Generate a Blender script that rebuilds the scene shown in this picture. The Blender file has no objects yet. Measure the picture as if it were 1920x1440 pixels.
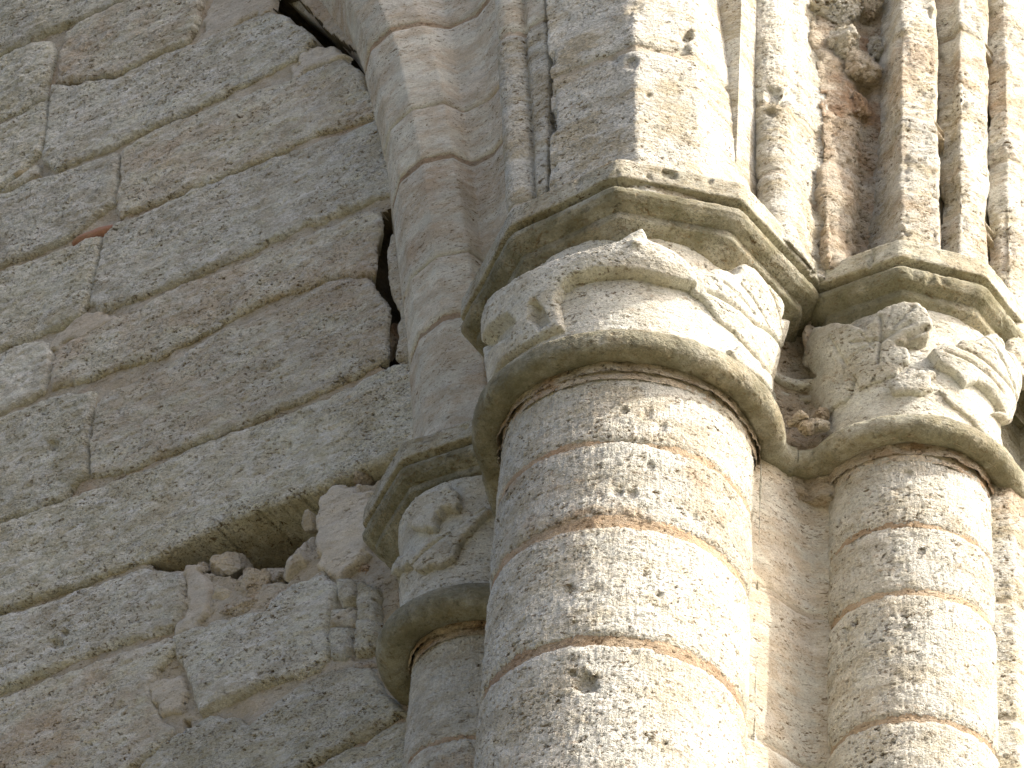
import bpy, math, random
import numpy as np
from mathutils import Matrix, Vector
random.seed(4); rng = np.random.default_rng(7)
scene = bpy.context.scene
col = scene.collection
R = math.radians

# ------------------------------------------------------------------ camera, sky, sun
FPX, YAW, PITCH, ROLL = 6500.0, R(-35.8), R(41.2), R(5.0)
fw = np.array([math.sin(YAW)*math.cos(PITCH), math.cos(YAW)*math.cos(PITCH), math.sin(PITCH)])
rt = np.array([math.cos(YAW), -math.sin(YAW), 0.0]); up = np.cross(rt, fw)
rt, up = math.cos(ROLL)*rt+math.sin(ROLL)*up, -math.sin(ROLL)*rt+math.cos(ROLL)*up
CAM = np.array([0.0, 0.0, 1.6])
cd = bpy.data.cameras.new('camera'); cam = bpy.data.objects.new('camera', cd); col.objects.link(cam)
cam.matrix_world = Matrix(((rt[0], up[0], -fw[0], CAM[0]), (rt[1], up[1], -fw[1], CAM[1]), (rt[2], up[2], -fw[2], CAM[2]), (0, 0, 0, 1)))
cd.sensor_width = 36.0; cd.lens = FPX/1920*36.0; cd.clip_start = .1; cd.clip_end = 500
scene.camera = cam
SE = R(39.0); SH = (math.cos(R(17.3)), math.sin(R(17.3)))
SUN = Vector((SH[0]*math.cos(SE), SH[1]*math.cos(SE), math.sin(SE)))
w = bpy.data.worlds.new('World'); scene.world = w; w.use_nodes = True
sk = w.node_tree.nodes.new('ShaderNodeTexSky'); sk.sky_type = 'NISHITA'; sk.sun_disc = False
sk.sun_elevation = SE; sk.sun_rotation = math.atan2(SH[0], SH[1]); sk.air_density = .5; sk.dust_density = 6.0; sk.ozone_density = .3
bg = w.node_tree.nodes['Background']; bg.inputs[1].default_value = .15
w.node_tree.links.new(sk.outputs[0], bg.inputs[0])
sd_ = bpy.data.lights.new('sun', 'SUN'); sd_.energy = 2.0; sd_.angle = R(.5); sd_.color = (1, .975, .91)
so = bpy.data.objects.new('sun', sd_); col.objects.link(so); so.rotation_euler = SUN.to_track_quat('Z', 'Y').to_euler(); so.location = (8, 3, 12)
scene.view_settings.view_transform = 'Standard'; scene.view_settings.look = 'None'
scene.view_settings.exposure = 1.27; scene.view_settings.gamma = 1

# ------------------------------------------------------------------ frame of the masonry: origin on the axis of the large shaft
A = np.array([-2.90134, 4.43838, 6.02466])
def ray(px, py): return fw + rt*(px-960)/FPX - up*(py-720)/FPX
def at_y(px, py, y):            # point on the vertical plane y (parallel to the wall)
    d = ray(px, py); p = CAM + d*(A[1]+y)/d[1]; return p-A
def proj(P):                    # local points (...,3) -> photo pixels, used to know how far the masonry must reach
    v = P+A-CAM; q = v@fw
    return 960+FPX*(v@rt)/q, 720-FPX*(v@up)/q

# ------------------------------------------------------------------ noise
def _h(ix, iy, iz, s):
    n = (ix.astype(np.int64)*374761393 + iy.astype(np.int64)*668265263 + iz.astype(np.int64)*2147483647 + s*1274126177) & 0xffffffff
    n = ((n ^ (n >> 13))*1274126177) & 0xffffffff
    n = ((n ^ (n >> 16))*2246822519) & 0xffffffff
    return ((n ^ (n >> 15)) & 0xffffff)/float(0xffffff)*2-1
def vn(P, s=0):
    i = np.floor(P); f = P-i; i = i.astype(np.int64); u = f*f*(3-2*f)
    r = 0
    for a in (0, 1):
        for b in (0, 1):
            for c in (0, 1):
                wgt = (u[..., 0] if a else 1-u[..., 0])*(u[..., 1] if b else 1-u[..., 1])*(u[..., 2] if c else 1-u[..., 2])
                r = r + wgt*_h(i[..., 0]+a, i[..., 1]+b, i[..., 2]+c, s)
    return r
def fbm(P, scale, octv=3, s=0, st=(1, 1, 1)):
    Q = P*np.array(st)*scale; r = 0; a = 1.; t = 0
    for k in range(octv):
        r = r + a*vn(Q, s+k*17); t += a; Q = Q*2.03+3.7; a *= .5
    return r/t
def sst(a, b, x):
    t = np.clip((x-a)/(b-a), 0, 1); return t*t*(3-2*t)

# ------------------------------------------------------------------ materials
def stone_mat(name, light=(.66, .635, .51), tan=(.55, .49, .355), warm=(.56, .45, .32), warm_amt=.25, lichen=.5, olive=0., pits=1., tool=0., wash=.5, seed=0., disp=1., moss_shade_z=None):
    m = bpy.data.materials.new(name); m.use_nodes = True; nt = m.node_tree; N = nt.nodes; L = nt.links
    bs = N['Principled BSDF']; bs.inputs['Roughness'].default_value = .92
    bs.inputs['Specular IOR Level'].default_value = .25
    geo = N.new('ShaderNodeNewGeometry')
    mp0 = N.new('ShaderNodeVectorMath'); mp0.operation = 'ADD'; mp0.inputs[1].default_value = (seed, seed*.7, seed*1.3)
    L.new(geo.outputs['Position'], mp0.inputs[0]); base = mp0.outputs[0]
    def noise(scale, det=3, rough=.55, st=(1, 1, 1), off=0., dist=0.):
        v = N.new('ShaderNodeMapping'); v.inputs['Scale'].default_value = st; v.inputs['Location'].default_value = (off, off*.3, off*.6)
        v.inputs['Rotation'].default_value = (0, R(8), 0)
        L.new(base, v.inputs[0]); n = N.new('ShaderNodeTexNoise'); n.inputs['Scale'].default_value = scale; n.inputs['Detail'].default_value = det
        n.inputs['Roughness'].default_value = rough; n.inputs['Distortion'].default_value = dist; L.new(v.outputs[0], n.inputs[0]); return n.outputs[0]
    def ramp(x, a, b, lo=0., hi=1.):
        r = N.new('ShaderNodeMapRange'); r.interpolation_type = 'SMOOTHSTEP'
        for k, v in enumerate((a, b, lo, hi)): r.inputs[1+k].default_value = v
        L.new(x, r.inputs[0]); return r.outputs[0]
    def mul(a, b, op='MULTIPLY'):
        n = N.new('ShaderNodeMath'); n.operation = op
        for k, v in enumerate((a, b)):
            if isinstance(v, (int, float)): n.inputs[k].default_value = v
            else: L.new(v, n.inputs[k])
        return n.outputs[0]
    def mix(a, b, f, mode='MIX'):
        n = N.new('ShaderNodeMix'); n.data_type = 'RGBA'; n.blend_type = mode
        for k, v in ((6, a), (7, b)):
            if isinstance(v, tuple): n.inputs[k].default_value = (*v, 1)
            else: L.new(v, n.inputs[k])
        if isinstance(f, (int, float)): n.inputs[0].default_value = f
        else: L.new(f, n.inputs[0])
        return n.outputs[2]
    c = mix(light, tan, ramp(noise(7, 8, .74, (1, 1, 2.4), 1), .42, .57))
    c = mix(c, warm, mul(ramp(noise(3.3, 5, .65, (1, 1, 1.5), 5), .50, .66), warm_amt*1.6))
    c = mix(c, (.79, .77, .685), mul(ramp(noise(11, 8, .76, (1, 1, 2.0), 9), .47, .60), wash))
    c = mix(c, (.42, .29, .17), mul(ramp(noise(38, 4, .7, (1, 1, 1.8), 13), .59, .70), .5))
    zone = ramp(noise(6, 5, .7, (1, 1, 1.8), 21), .40, .58)
    la = ramp(noise(150, 4, .68, (1, 1, 2.0), 25), .545, .60)
    lb = mul(ramp(noise(70, 5, .75, (1, 1, 1.9), 27), .56, .64), .8)
    li = mul(mul(mul(la, lb, 'MAXIMUM'), zone), lichen*.95)
    c = mix(c, (.235, .23, .20), li)
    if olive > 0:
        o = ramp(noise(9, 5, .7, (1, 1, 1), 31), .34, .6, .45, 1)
        if moss_shade_z is not None:  # below this height the algae olive also carries painted underside shade
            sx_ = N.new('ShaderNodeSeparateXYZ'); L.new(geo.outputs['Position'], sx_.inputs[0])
            zz_ = mul(sx_.outputs[2], mul(noise(20, 3), .02), 'ADD'); o = mul(o, ramp(zz_, moss_shade_z+.004, moss_shade_z+.014, 1., .30))
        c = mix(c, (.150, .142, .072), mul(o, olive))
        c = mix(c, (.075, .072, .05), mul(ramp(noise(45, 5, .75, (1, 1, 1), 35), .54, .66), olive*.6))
    oi = N.new('ShaderNodeObjectInfo'); rb = ramp(oi.outputs['Random'], 0, 1, .90, 1.07)
    g = mul(mul(ramp(noise(230, 4, .7, (1, 1, 1.5), 41), .3, .7, .86, 1.10), ramp(noise(12, 6, .72, (1, 1, 2.4), 43), .3, .7, .84, 1.10)), rb)
    gc = N.new('ShaderNodeCombineColor')
    for k in range(3): L.new(g, gc.inputs[k])
    c = mix(c, gc.outputs[0], 1., 'MULTIPLY')
    # pits: two sizes of irregular pock marks lying along the bedding
    pm = ramp(noise(5, 4, .65, (1, 1, 1.6), 51), .38, .58, .35, 1.)
    p1 = mul(ramp(noise(95, 2.5, .55, (1, 1, 2.3), 55, .5), .60, .645), pm)
    p2 = mul(ramp(noise(36, 4, .6, (1, 1, 2.5), 61, .7), .645, .68), pm)
    p3 = ramp(noise(210, 2.5, .6, (1, 1, 1.9), 65), .585, .65)
    pit = mul(mul(p1, .7), p2, 'MAXIMUM')
    pc = mul(mul(pit, 1.1*min(1, pits)), mul(p3, .30*pits), 'MAXIMUM')
    c = mix(c, (.21, .15, .08), pc)
    L.new(c, bs.inputs['Base Color'])
    h = mul(noise(34, 9, .72, (1, 1, 1.6), 71), .0125)
    h = mul(h, mul(noise(130, 5, .65, (1, 1, 1.4), 75), .0042), 'ADD')
    h = mul(h, mul(p1, .0042*pits), 'SUBTRACT'); h = mul(h, mul(p2, .0075*pits), 'SUBTRACT'); h = mul(h, mul(p3, .0012*pits), 'SUBTRACT')
    if tool > 0:
        h = mul(h, mul(noise(16, 2, .5, (9, 9, 1.6), 81), .0055*tool), 'ADD')
    d = N.new('ShaderNodeDisplacement'); d.inputs['Midlevel'].default_value = .0063 if 0 else 0.; d.inputs['Scale'].default_value = disp
    sub = mul(h, .0064+.0027*(tool > 0), 'SUBTRACT'); L.new(sub, d.inputs['Height'])
    L.new(d.outputs[0], N['Material Output'].inputs['Displacement'])
    m.displacement_method = 'BOTH'
    return m
M = {}
M['wall'] = [stone_mat('weathered_wall_limestone_%s' % n, seed=s, lichen=l, warm_amt=wa, wash=ws, tan=t, light=lt) for n, s, l, wa, ws, t, lt in (
    ('grey', 0, .8, .15, .8, (.575, .535, .40), (.70, .685, .565)), ('pink', 7, .5, .45, .6, (.59, .525, .405), (.69, .66, .53)), ('pale', 13, .6, .12, 1., (.60, .56, .45), (.74, .73, .62)))]
M['drum'] = [stone_mat('tooled_shaft_limestone_%s' % n, seed=s, lichen=l, warm_amt=wa, tool=1., wash=.7, light=(.72, .71, .63), tan=(.60, .555, .44), disp=.9) for n, s, l, wa in (('pale', 20, .32, .15), ('rosy', 27, .45, .85), ('grey', 33, .48, .12))]
M['abacus'] = stone_mat('mossy_shade_limestone_moulding', seed=40, olive=.80, lichen=1., warm_amt=.1, disp=.42, pits=.9, moss_shade_z=6.02466+.505)  # algae stain plus underside shade in the colour below the top band
M['necking'] = stone_mat('olive_stained_limestone', seed=44, olive=.72, lichen=.35, warm_amt=.15, disp=.6, pits=.6)
M['bell'] = stone_mat('smooth_carved_limestone', seed=48, lichen=.3, warm_amt=.12, disp=.6, pits=.9, wash=.6, light=(.71, .70, .61), tan=(.63, .59, .48))
M['rib'] = [stone_mat('smooth_rib_limestone_%s' % n, seed=s, lichen=.12, warm_amt=wa, disp=.28, pits=1., wash=.4, light=(.68, .65, .535), tan=(.59, .51, .38)) for n, s, wa in (('pale', 52, .2), ('rosy', 57, .75))]
M['pier'] = stone_mat('pitted_pier_limestone', seed=60, lichen=.6, warm_amt=.12, disp=.8, wash=.7, light=(.72, .71, .63))
M['jamb'] = stone_mat('rough_bright_limestone', seed=66, lichen=.15, warm_amt=.55, disp=.95, wash=.7, light=(.72, .70, .62))
M['warm'] = stone_mat('ochre_rubble_limestone', seed=70, lichen=.05, warm_amt=.9, disp=1.2, wash=.35, light=(.68, .60, .47), tan=(.62, .51, .37), warm=(.52, .36, .23))
M['mortar'] = stone_mat('sandy_lime_mortar', seed=74, lichen=.05, warm_amt=.45, disp=.7, wash=.1, light=(.62, .56, .45), tan=(.56, .48, .35), warm=(.56, .43, .30), pits=.7)
M['plaster'] = stone_mat('smooth_patching_mortar', seed=78, lichen=0., warm_amt=.2, disp=.5, wash=.0, light=(.64, .59, .49), tan=(.60, .54, .43), pits=.6)
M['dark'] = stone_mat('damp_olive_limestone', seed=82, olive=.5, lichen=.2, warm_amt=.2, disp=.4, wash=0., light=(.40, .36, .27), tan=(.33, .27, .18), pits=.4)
M['joint'] = stone_mat('orange_bedding_mortar', seed=94, lichen=.15, warm_amt=.5, disp=.9, wash=.1, light=(.53, .42, .29), tan=(.47, .345, .22), warm=(.48, .31, .19))
M['cavity'] = stone_mat('shade_dark_cavity', seed=98, lichen=.3, warm_amt=.2, disp=.8, wash=0., light=(.20, .17, .11), tan=(.13, .11, .065), warm=(.18, .12, .07))  # recess shade painted into the colour of the deep hole faces
M['tile'] = stone_mat('red_tile', seed=86, lichen=0, warm_amt=.0, disp=.2, wash=0., light=(.44, .23, .15), tan=(.42, .28, .19), pits=.2)

M['earth'] = stone_mat('dry_trodden_earth_and_grass', seed=90, lichen=0, warm_amt=.2, disp=0., wash=0., light=(.13, .12, .075), tan=(.10, .095, .05), warm=(.13, .11, .07), pits=0.)
# ------------------------------------------------------------------ objects
def thing(name, label, cat, loc, group=None):
    o = bpy.data.objects.new(name, None); col.objects.link(o); o.empty_display_size = .1
    o.location = A+np.array(loc); o['label'] = label; o['category'] = cat; o['kind'] = 'thing'
    if group: o['group'] = group
    o.location = [float(x) for x in o.location]
    return o
def build(name, V, F, mat, parent, out=None, smooth=True, **props):
    V = np.ascontiguousarray(V, dtype=np.float64); F = np.asarray(F)
    if out is not None:
        a, b, c = V[F[:, 0]], V[F[:, 1]], V[F[:, 2]]; n = np.cross(b-a, c-a)
        if np.sum(n*out((a+b+c)/3)) < 0: F = F[:, ::-1]
    loc = np.array(parent.location) if parent is not None else np.zeros(3)
    W = V+A-loc
    me = bpy.data.meshes.new(name)
    me.vertices.add(len(W)); me.vertices.foreach_set('co', W.astype(np.float32).ravel())
    k = F.shape[1]; me.loops.add(F.size); me.loops.foreach_set('vertex_index', F.astype(np.int32).ravel())
    me.polygons.add(len(F)); me.polygons.foreach_set('loop_start', np.arange(0, F.size, k, dtype=np.int32))
    me.update(calc_edges=True); me.polygons.foreach_set('use_smooth', np.ones(len(F), bool) if smooth else np.zeros(len(F), bool))
    me.materials.append(mat)
    o = bpy.data.objects.new(name, me); col.objects.link(o)
    if parent is not None: o.parent = parent
    for a_, b_ in props.items(): o[a_] = b_
    return o
def grid_faces(n, m, wrap=False, keep=None):
    i, j = np.meshgrid(np.arange(n-1), np.arange(m if wrap else m-1), indexing='ij')
    j2 = (j+1) % m; F = np.stack([i*m+j, i*m+j2, (i+1)*m+j2, (i+1)*m+j], -1)
    if keep is not None:
        k = keep[i, j] & keep[i, j2] & keep[i+1, j2] & keep[i+1, j]; F = F[k]
        F = F.reshape(-1, 4); u, inv = np.unique(F, return_inverse=True); return inv.reshape(-1, 4), u
    return F.reshape(-1, 4), None

def poly_sd(x, y, poly):        # signed distance, positive inside
    P = np.array(poly); Q = np.roll(P, -1, 0); d2 = np.full(x.shape, 1e9); ins = np.zeros(x.shape, bool)
    for a, b in zip(P, Q):
        e = b-a; t = np.clip(((x-a[0])*e[0]+(y-a[1])*e[1])/max(e@e, 1e-12), 0, 1)
        d2 = np.minimum(d2, (x-a[0]-t*e[0])**2+(y-a[1]-t*e[1])**2)
        c = ((a[1] > y) != (b[1] > y)) & (x < (b[0]-a[0])*(y-a[1])/((b[1]-a[1]) if b[1] != a[1] else 1e-9)+a[0]); ins ^= c
    d = np.sqrt(d2); return np.where(ins, d, -d)
def line_d(x, y, pts):
    d2 = np.full(x.shape, 1e9)
    for a, b in zip(pts[:-1], pts[1:]):
        a = np.array(a); b = np.array(b); e = b-a; t = np.clip(((x-a[0])*e[0]+(y-a[1])*e[1])/max(e@e, 1e-12), 0, 1)
        d2 = np.minimum(d2, (x-a[0]-t*e[0])**2+(y-a[1]-t*e[1])**2)
    return np.sqrt(d2)

DENTS = [(1098, 1280, 26, .016), (1074, 1263, 11, .010), (1234, 1115, 9, .008), (1290, 68, 17, .016), (1283, 94, 13, .010), (1185, 116, 16, .010), (1150, 110, 12, .006), (1216, 178, 9, .006), (112, 1212, 17, .022), (128, 1192, 11, .018), (105, 840, 16, .014),
 (85, 778, 12, .008), (545, 838, 12, .008), (660, 835, 14, .008), (700, 818, 16, .010), (1590, 1182, 10, .008), (1604, 1168, 9, .008), (1585, 1196, 8, .008), (1452, 178, 20, .018), (1470, 190, 18, .018), (1445, 212, 14, .012), (1478, 180, 14, .014), (1220, 875, 14, .007), (1160, 925, 12, .006), (1185, 925, 14, .007), (1245, 1395, 10, .007), (1300, 970, 10, .006), (1385, 1130, 10, .007), (1212, 780, 16, .007), (1240, 800, 14, .007), (1170, 770, 12, .006), (1700, 890, 12, .006), (1725, 1035, 12, .006), (390, 1175, 10, .012), (500, 695, 10, .005), (1700, 1178, 12, .006)]
def dent(P):
    px, py = proj(P); d = np.zeros(px.shape)
    for a, b, r, q in DENTS:
        m = (np.abs(px-a) < r*1.6) & (np.abs(py-b) < r*1.6)
        if not m.any(): continue
        Q = P[m]; rr = np.hypot(px[m]-a, (py[m]-b)*1.15)/r; rr = rr*(1+.45*fbm(Q, 55, 3, int(a)))
        d[m] = np.maximum(d[m], q*(1-sst(.45, 1.0, rr)))
    return d

# ================================================================== ground (out of view below, it throws light back up)
g = build('ground', np.array([[-60, -60, 0], [60, -60, 0], [60, 60, 0], [-60, 60, 0]], float)-A, [[0, 1, 2, 3]], M['earth'], None, smooth=False, kind='structure')

# ================================================================== the coursed wall on the left
WY = .50
wall = thing('wall', 'shaded coursed limestone wall with cracks and crumbling joints, left of the columns', 'wall', (-1.6, WY, -A[2]))
def px2w(poly, y=WY): return [tuple(at_y(a, b, y)[[0, 2]]) for a, b in poly]
holes = [  # (polygon in the wall plane, depth)
    (px2w([(262, 1046), (320, 1010), (412, 974), (510, 932), (592, 894), (682, 858), (735, 842), (732, 884), (690, 905), (640, 912), (606, 935), (600, 960), (592, 1010), (560, 1050), (535, 1085), (480, 1090), (410, 1075), (370, 1068), (300, 1066)]), .33),
    (px2w([(490, -20), (545, -20), (606, 48), (670, 96), (712, 172), (684, 172), (636, 124), (590, 92), (530, 55)]), .22),
    (px2w([(695, 405), (734, 385), (740, 420), (735, 450), (726, 490), (724, 518), (743, 550), (750, 590), (746, 640), (744, 690), (690, 680), (700, 630), (700, 598), (692, 572), (680, 548), (678, 510), (682, 470)]), .34),
    (px2w([(632, 1095), (642, 1095), (640, 1115), (630, 1112)]), .06), (px2w([(672, 1085), (684, 1085), (678, 1150), (668, 1235), (662, 1235), (668, 1150)]), .05),
    (px2w([(337, 1348), (360, 1346), (356, 1366), (345, 1368)]), .06), (px2w([(384, 1175), (396, 1172), (396, 1183), (386, 1183)]), .04)]
# bed of mortar behind the stones
sx = np.arange(-2.95, -.5, .0042); sz = np.arange(-.35, 3.75, .0042)
X, Z = np.meshgrid(sx, sz, indexing='ij'); P = np.stack([X, np.full_like(X, WY), Z], -1)
pxx, pyy = proj(P); keep = (pxx > -120) & (pxx < 1010) & (pyy > -120) & (pyy < 1560)
bi = np.where(keep)
Pk = P[bi]; nz = fbm(Pk, 22, 4, 3); nb = fbm(Pk, 5, 3, 9)
y = .008+.009*nz+.008*nb
xw = Pk[:, 0]+.010*fbm(Pk, 30, 3, 40); zw = Pk[:, 2]+.008*fbm(Pk, 30, 3, 41)
for poly, dep in holes:
    s = poly_sd(xw, zw, poly); y = np.where(s > -.03, y+dep*sst(-.002, .010, s), y)
Y = np.full(X.shape, WY); Y[bi] += y
P[..., 1] = Y
F, u = grid_faces(*X.shape, keep=keep); Vb = P.reshape(-1, 3)[u]
hol = Vb[F, 1].max(1) > WY+.045
lab = np.arange(len(Vb)); Fh = F[hol]
for _ in range(900):
    m_ = lab[Fh].min(1); new = lab.copy()
    for k in range(4): np.minimum.at(new, Fh[:, k], m_)
    if np.array_equal(new, lab): break
    lab = new
fl = lab[Fh[:, 0]]; ids, cn = np.unique(fl, return_counts=True); big = ids[cn > 400]
rest = Fh[~np.isin(fl, big)]
build('mortar_bed', Vb, np.concatenate([F[~hol], rest]), M['mortar'], wall, out=lambda c: np.array([0, -1, 0]))
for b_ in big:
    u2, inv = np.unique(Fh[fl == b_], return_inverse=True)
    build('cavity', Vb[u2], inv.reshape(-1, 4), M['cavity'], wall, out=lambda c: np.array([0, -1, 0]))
def box(x0, x1, y0, y1, z0, z1):
    V = np.array([[x, y, z] for x in (x0, x1) for y in (y0, y1) for z in (z0, z1)], float)
    return V, np.array([[0, 1, 3, 2], [4, 6, 7, 5], [0, 4, 5, 1], [2, 3, 7, 6], [0, 2, 6, 4], [1, 5, 7, 3]])
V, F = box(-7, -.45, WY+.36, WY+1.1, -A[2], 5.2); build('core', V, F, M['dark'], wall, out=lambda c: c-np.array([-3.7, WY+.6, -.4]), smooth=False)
for x0, x1, z0, z1 in ((-7, -3.0, -A[2], 5.2), (-2.95, -.45, -A[2], -.45), (-2.95, -.45, 3.8, 5.2)):
    V, F = box(x0, x1, WY+.01, WY+.37, z0, z1); build('plain_face', V, F, M['wall'][0], wall, out=lambda c, q=V.mean(0): c-q, smooth=False)

stones = [  # outline of every stone of the wall, then how proud it stands (m) and which of the three stone tints it has
    ([(-60, -60), (330, -60), (250, -2), (165, 34), (95, 60), (30, 92), (-60, 130)], .012, 0),
    ([(-60, 142), (0, 110), (60, 82), (92, 77), (104, 92), (92, 150), (86, 160), (88, 186), (40, 211), (-60, 240)], .010, 0),
    ([(-60, 250), (0, 237), (45, 215), (85, 191), (88, 245), (76, 285), (45, 320), (0, 358), (-60, 388)], .012, 0),
    ([(127, 62), (170, 38), (255, 0), (330, -50), (400, -60), (383, 0), (364, 60), (350, 82), (300, 104), (255, 126), (213, 146), (150, 156), (107, 160)], .014, 1),
    ([(97, 165), (150, 160), (215, 151), (255, 131), (305, 108), (350, 91), (435, 58), (510, 24), (532, 30), (592, 74), (576, 98), (535, 128), (447, 167), (345, 217), (275, 244), (215, 276), (135, 307), (107, 321), (82, 303), (90, 245)], .012, 2),
    ([(231, 285), (270, 258), (337, 229), (467, 179), (594, 132), (645, 112), (676, 135), (698, 180), (740, 200), (740, 215), (700, 221), (600, 254), (475, 309), (340, 368), (225, 408), (219, 380), (229, 330)], .012, 1),
    ([(-60, 398), (0, 370), (80, 338), (221, 289), (226, 300), (210, 385), (180, 411), (135, 446), (0, 503), (-60, 528)], .014, 2),
    ([(199, 443), (222, 420), (253, 410), (435, 331), (600, 269), (705, 231), (790, 210), (790, 345), (726, 368), (640, 400), (594, 417), (455, 479), (316, 535), (222, 573), (188, 582), (172, 572), (183, 520)], .012, 2),
    ([(-60, 540), (0, 514), (188, 445), (179, 510), (168, 560), (150, 596), (90, 622), (0, 659), (-60, 685)], .014, 0),
    ([(-60, 694), (0, 668), (70, 641), (90, 642), (99, 660), (97, 700), (86, 732), (40, 758), (-60, 800)], .012, 2),
    ([(222, 600), (320, 550), (460, 495), (600, 435), (690, 398), (712, 400), (716, 430), (708, 470), (706, 514), (617, 524), (540, 550), (450, 592), (370, 632), (300, 672), (240, 684), (180, 708), (100, 731), (97, 690), (115, 655), (175, 625)], .010, 1),
    ([(184, 760), (205, 738), (245, 722), (300, 692), (340, 670), (435, 617), (487, 600), (617, 532), (690, 523), (708, 548), (728, 574), (734, 600), (727, 640), (726, 676), (617, 734), (554, 758), (416, 818), (316, 854), (237, 885), (174, 894), (172, 850), (178, 790)], .012, 1),
    ([(-60, 812), (0, 786), (60, 764), (110, 744), (174, 737), (170, 780), (165, 890), (120, 938), (0, 983), (-60, 1008)], .012, 0),
    ([(-60, 1018), (0, 988), (135, 936), (222, 903), (316, 870), (360, 846), (427, 822), (617, 750), (736, 694), (800, 680), (800, 830), (735, 862), (690, 880), (590, 922), (470, 966), (390, 1004), (297, 1048), (240, 1062), (130, 1106), (0, 1150), (-60, 1175)], .014, 0),
    ([(-60, 1190), (0, 1163), (110, 1125), (222, 1090), (270, 1070), (335, 1078), (343, 1095), (345, 1140), (328, 1176), (222, 1212), (130, 1246), (70, 1268), (0, 1298), (-60, 1325)], .014, 2),
    ([(325, 1198), (395, 1172), (503, 1149), (526, 1117), (605, 1075), (632, 1107), (622, 1165), (618, 1225), (595, 1258), (510, 1281), (440, 1311), (378, 1341), (368, 1310), (355, 1262), (335, 1235)], .016, 2),
    ([(-60, 1335), (0, 1312), (130, 1265), (230, 1230), (318, 1197), (343, 1210), (298, 1258), (283, 1300), (298, 1345), (328, 1372), (318, 1392), (240, 1450), (180, 1530), (-60, 1560)], .010, 1),
    ([(180, 1560), (270, 1440), (330, 1382), (400, 1347), (450, 1352), (470, 1366), (520, 1324), (575, 1284), (630, 1258), (700, 1257), (720, 1300), (760, 1340), (675, 1386), (580, 1440), (500, 1500), (440, 1560)], .016, 0),
    ([(470, 1560), (590, 1445), (680, 1402), (740, 1360), (820, 1340), (820, 1560)], .012, 0),
    ([(634, 1098), (660, 1090), (674, 1093), (676, 1125), (652, 1141), (636, 1136)], .022, 2),
    ([(626, 1148), (660, 1141), (669, 1146), (668, 1170), (640, 1176), (622, 1174)], .010, 1),
    ([(622, 1184), (665, 1180), (664, 1218), (646, 1238), (620, 1233)], .018, 2),
    ([(683, 1096), (712, 1105), (712, 1210), (690, 1228), (670, 1232), (672, 1165)], .018, 0),
    ([(664, 1250), (700, 1240), (715, 1252), (672, 1262)], .012, 1),
    ([(738, 440), (800, 440), (800, 676), (744, 676), (750, 610), (746, 575), (728, 522), (730, 470)], .010, 1),
    ([(-60, 395), (-20, 378), (0, 364), (45, 328), (70, 312), (72, 330), (-60, 392)], .006, 1)]
SP = .0036
def pad(name, poly, proud, mat, parent, deep=.03, y0=WY, rough=.013, seed=0, relief=.006, rnd=.0045, sp=SP, dome=0., grow=.0012, under=0., **props):
    pl = px2w(poly, y0); a = np.array(pl); x0, z0 = a.min(0)-.02; x1, z1 = a.max(0)+.02
    gx = np.arange(x0, x1, sp); gz = np.arange(z0, z1, sp)
    X, Z = np.meshgrid(gx, gz, indexing='ij'); P = np.stack([X, np.full_like(X, y0), Z], -1)
    px, py = proj(P); fr = (px > -110) & (px < 1030) & (py > -110) & (py < 1550)
    xx = X+rough*.6*fbm(P, 26, 4, seed+2); zz = Z+rough*.6*fbm(P, 26, 4, seed+5)
    xx += rough*.8*fbm(P, 9, 2, seed+31); zz += rough*.5*fbm(P, 9, 2, seed+37)
    s = poly_sd(xx, zz, pl)+grow
    k = (s > -.0085) & fr
    if k.sum() < 20: return None
    h = proud*(1-np.exp(-np.clip(s, 0, 1)/rnd))+relief*1.5*fbm(P, 8, 4, seed+8)+relief*.8*fbm(P, 34, 3, seed+9, (1, 1, 2))+dome*np.clip(s, 0, .2)
    h = h*sst(0, .012, s+.004)-(s < 0)*np.clip(-s/.005, 0, 1)*deep
    h = h-dent(P)
    P[..., 1] = y0-h; P[..., 0] -= under*np.clip(-h-.004, 0, 1)*(s < 0)
    F, u = grid_faces(*X.shape, keep=k)
    return build(name, P.reshape(-1, 3)[u], F, mat, parent, out=lambda c: np.array([0, -1, 0]), **props)
for i, (poly, pr, t) in enumerate(stones):
    dp = .34 if i == 13 else .30 if i in (10, 11, 24) else .18 if i in (3, 4, 5) else .03
    pad('stone', poly, pr, M['wall'][t], wall, deep=dp, seed=i*11, under=.9 if i in (10, 11) else 0.)
# the thin red tile wedge and the mortar patches smeared over joints
pad('tile', [(134, 456), (150, 443), (190, 427), (231, 419), (228, 427), (190, 439), (150, 452)], .010, M['tile'], wall, rough=.003, rnd=.003, relief=.001, sp=.003)
for i, pl in enumerate(([(383, 62), (395, 20), (420, -60), (520, -60), (512, 20), (435, 55), (366, 84)], [(590, 92), (640, 100), (652, 108), (600, 126), (545, 148), (540, 134), (575, 108)],
        [(606, 940), (633, 918), (665, 915), (690, 922), (700, 950), (672, 1060), (633, 1092), (608, 1078), (592, 1010), (598, 957)], [(345, 1068), (372, 1060), (400, 1100), (402, 1150), (365, 1187), (325, 1188), (347, 1150)],
        [(290, 1275), (355, 1262), (362, 1300), (345, 1335), (310, 1345), (290, 1320)], [(98, 640), (150, 602), (200, 585), (215, 600), (175, 622), (115, 654), (98, 655)])):
    pad('mortar_patch', pl, .012 if i == 2 else .008, M['plaster'], wall, rough=.040, seed=300+i*7, relief=.003, rnd=.004, deep=.05 if i == 2 else .02)
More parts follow.
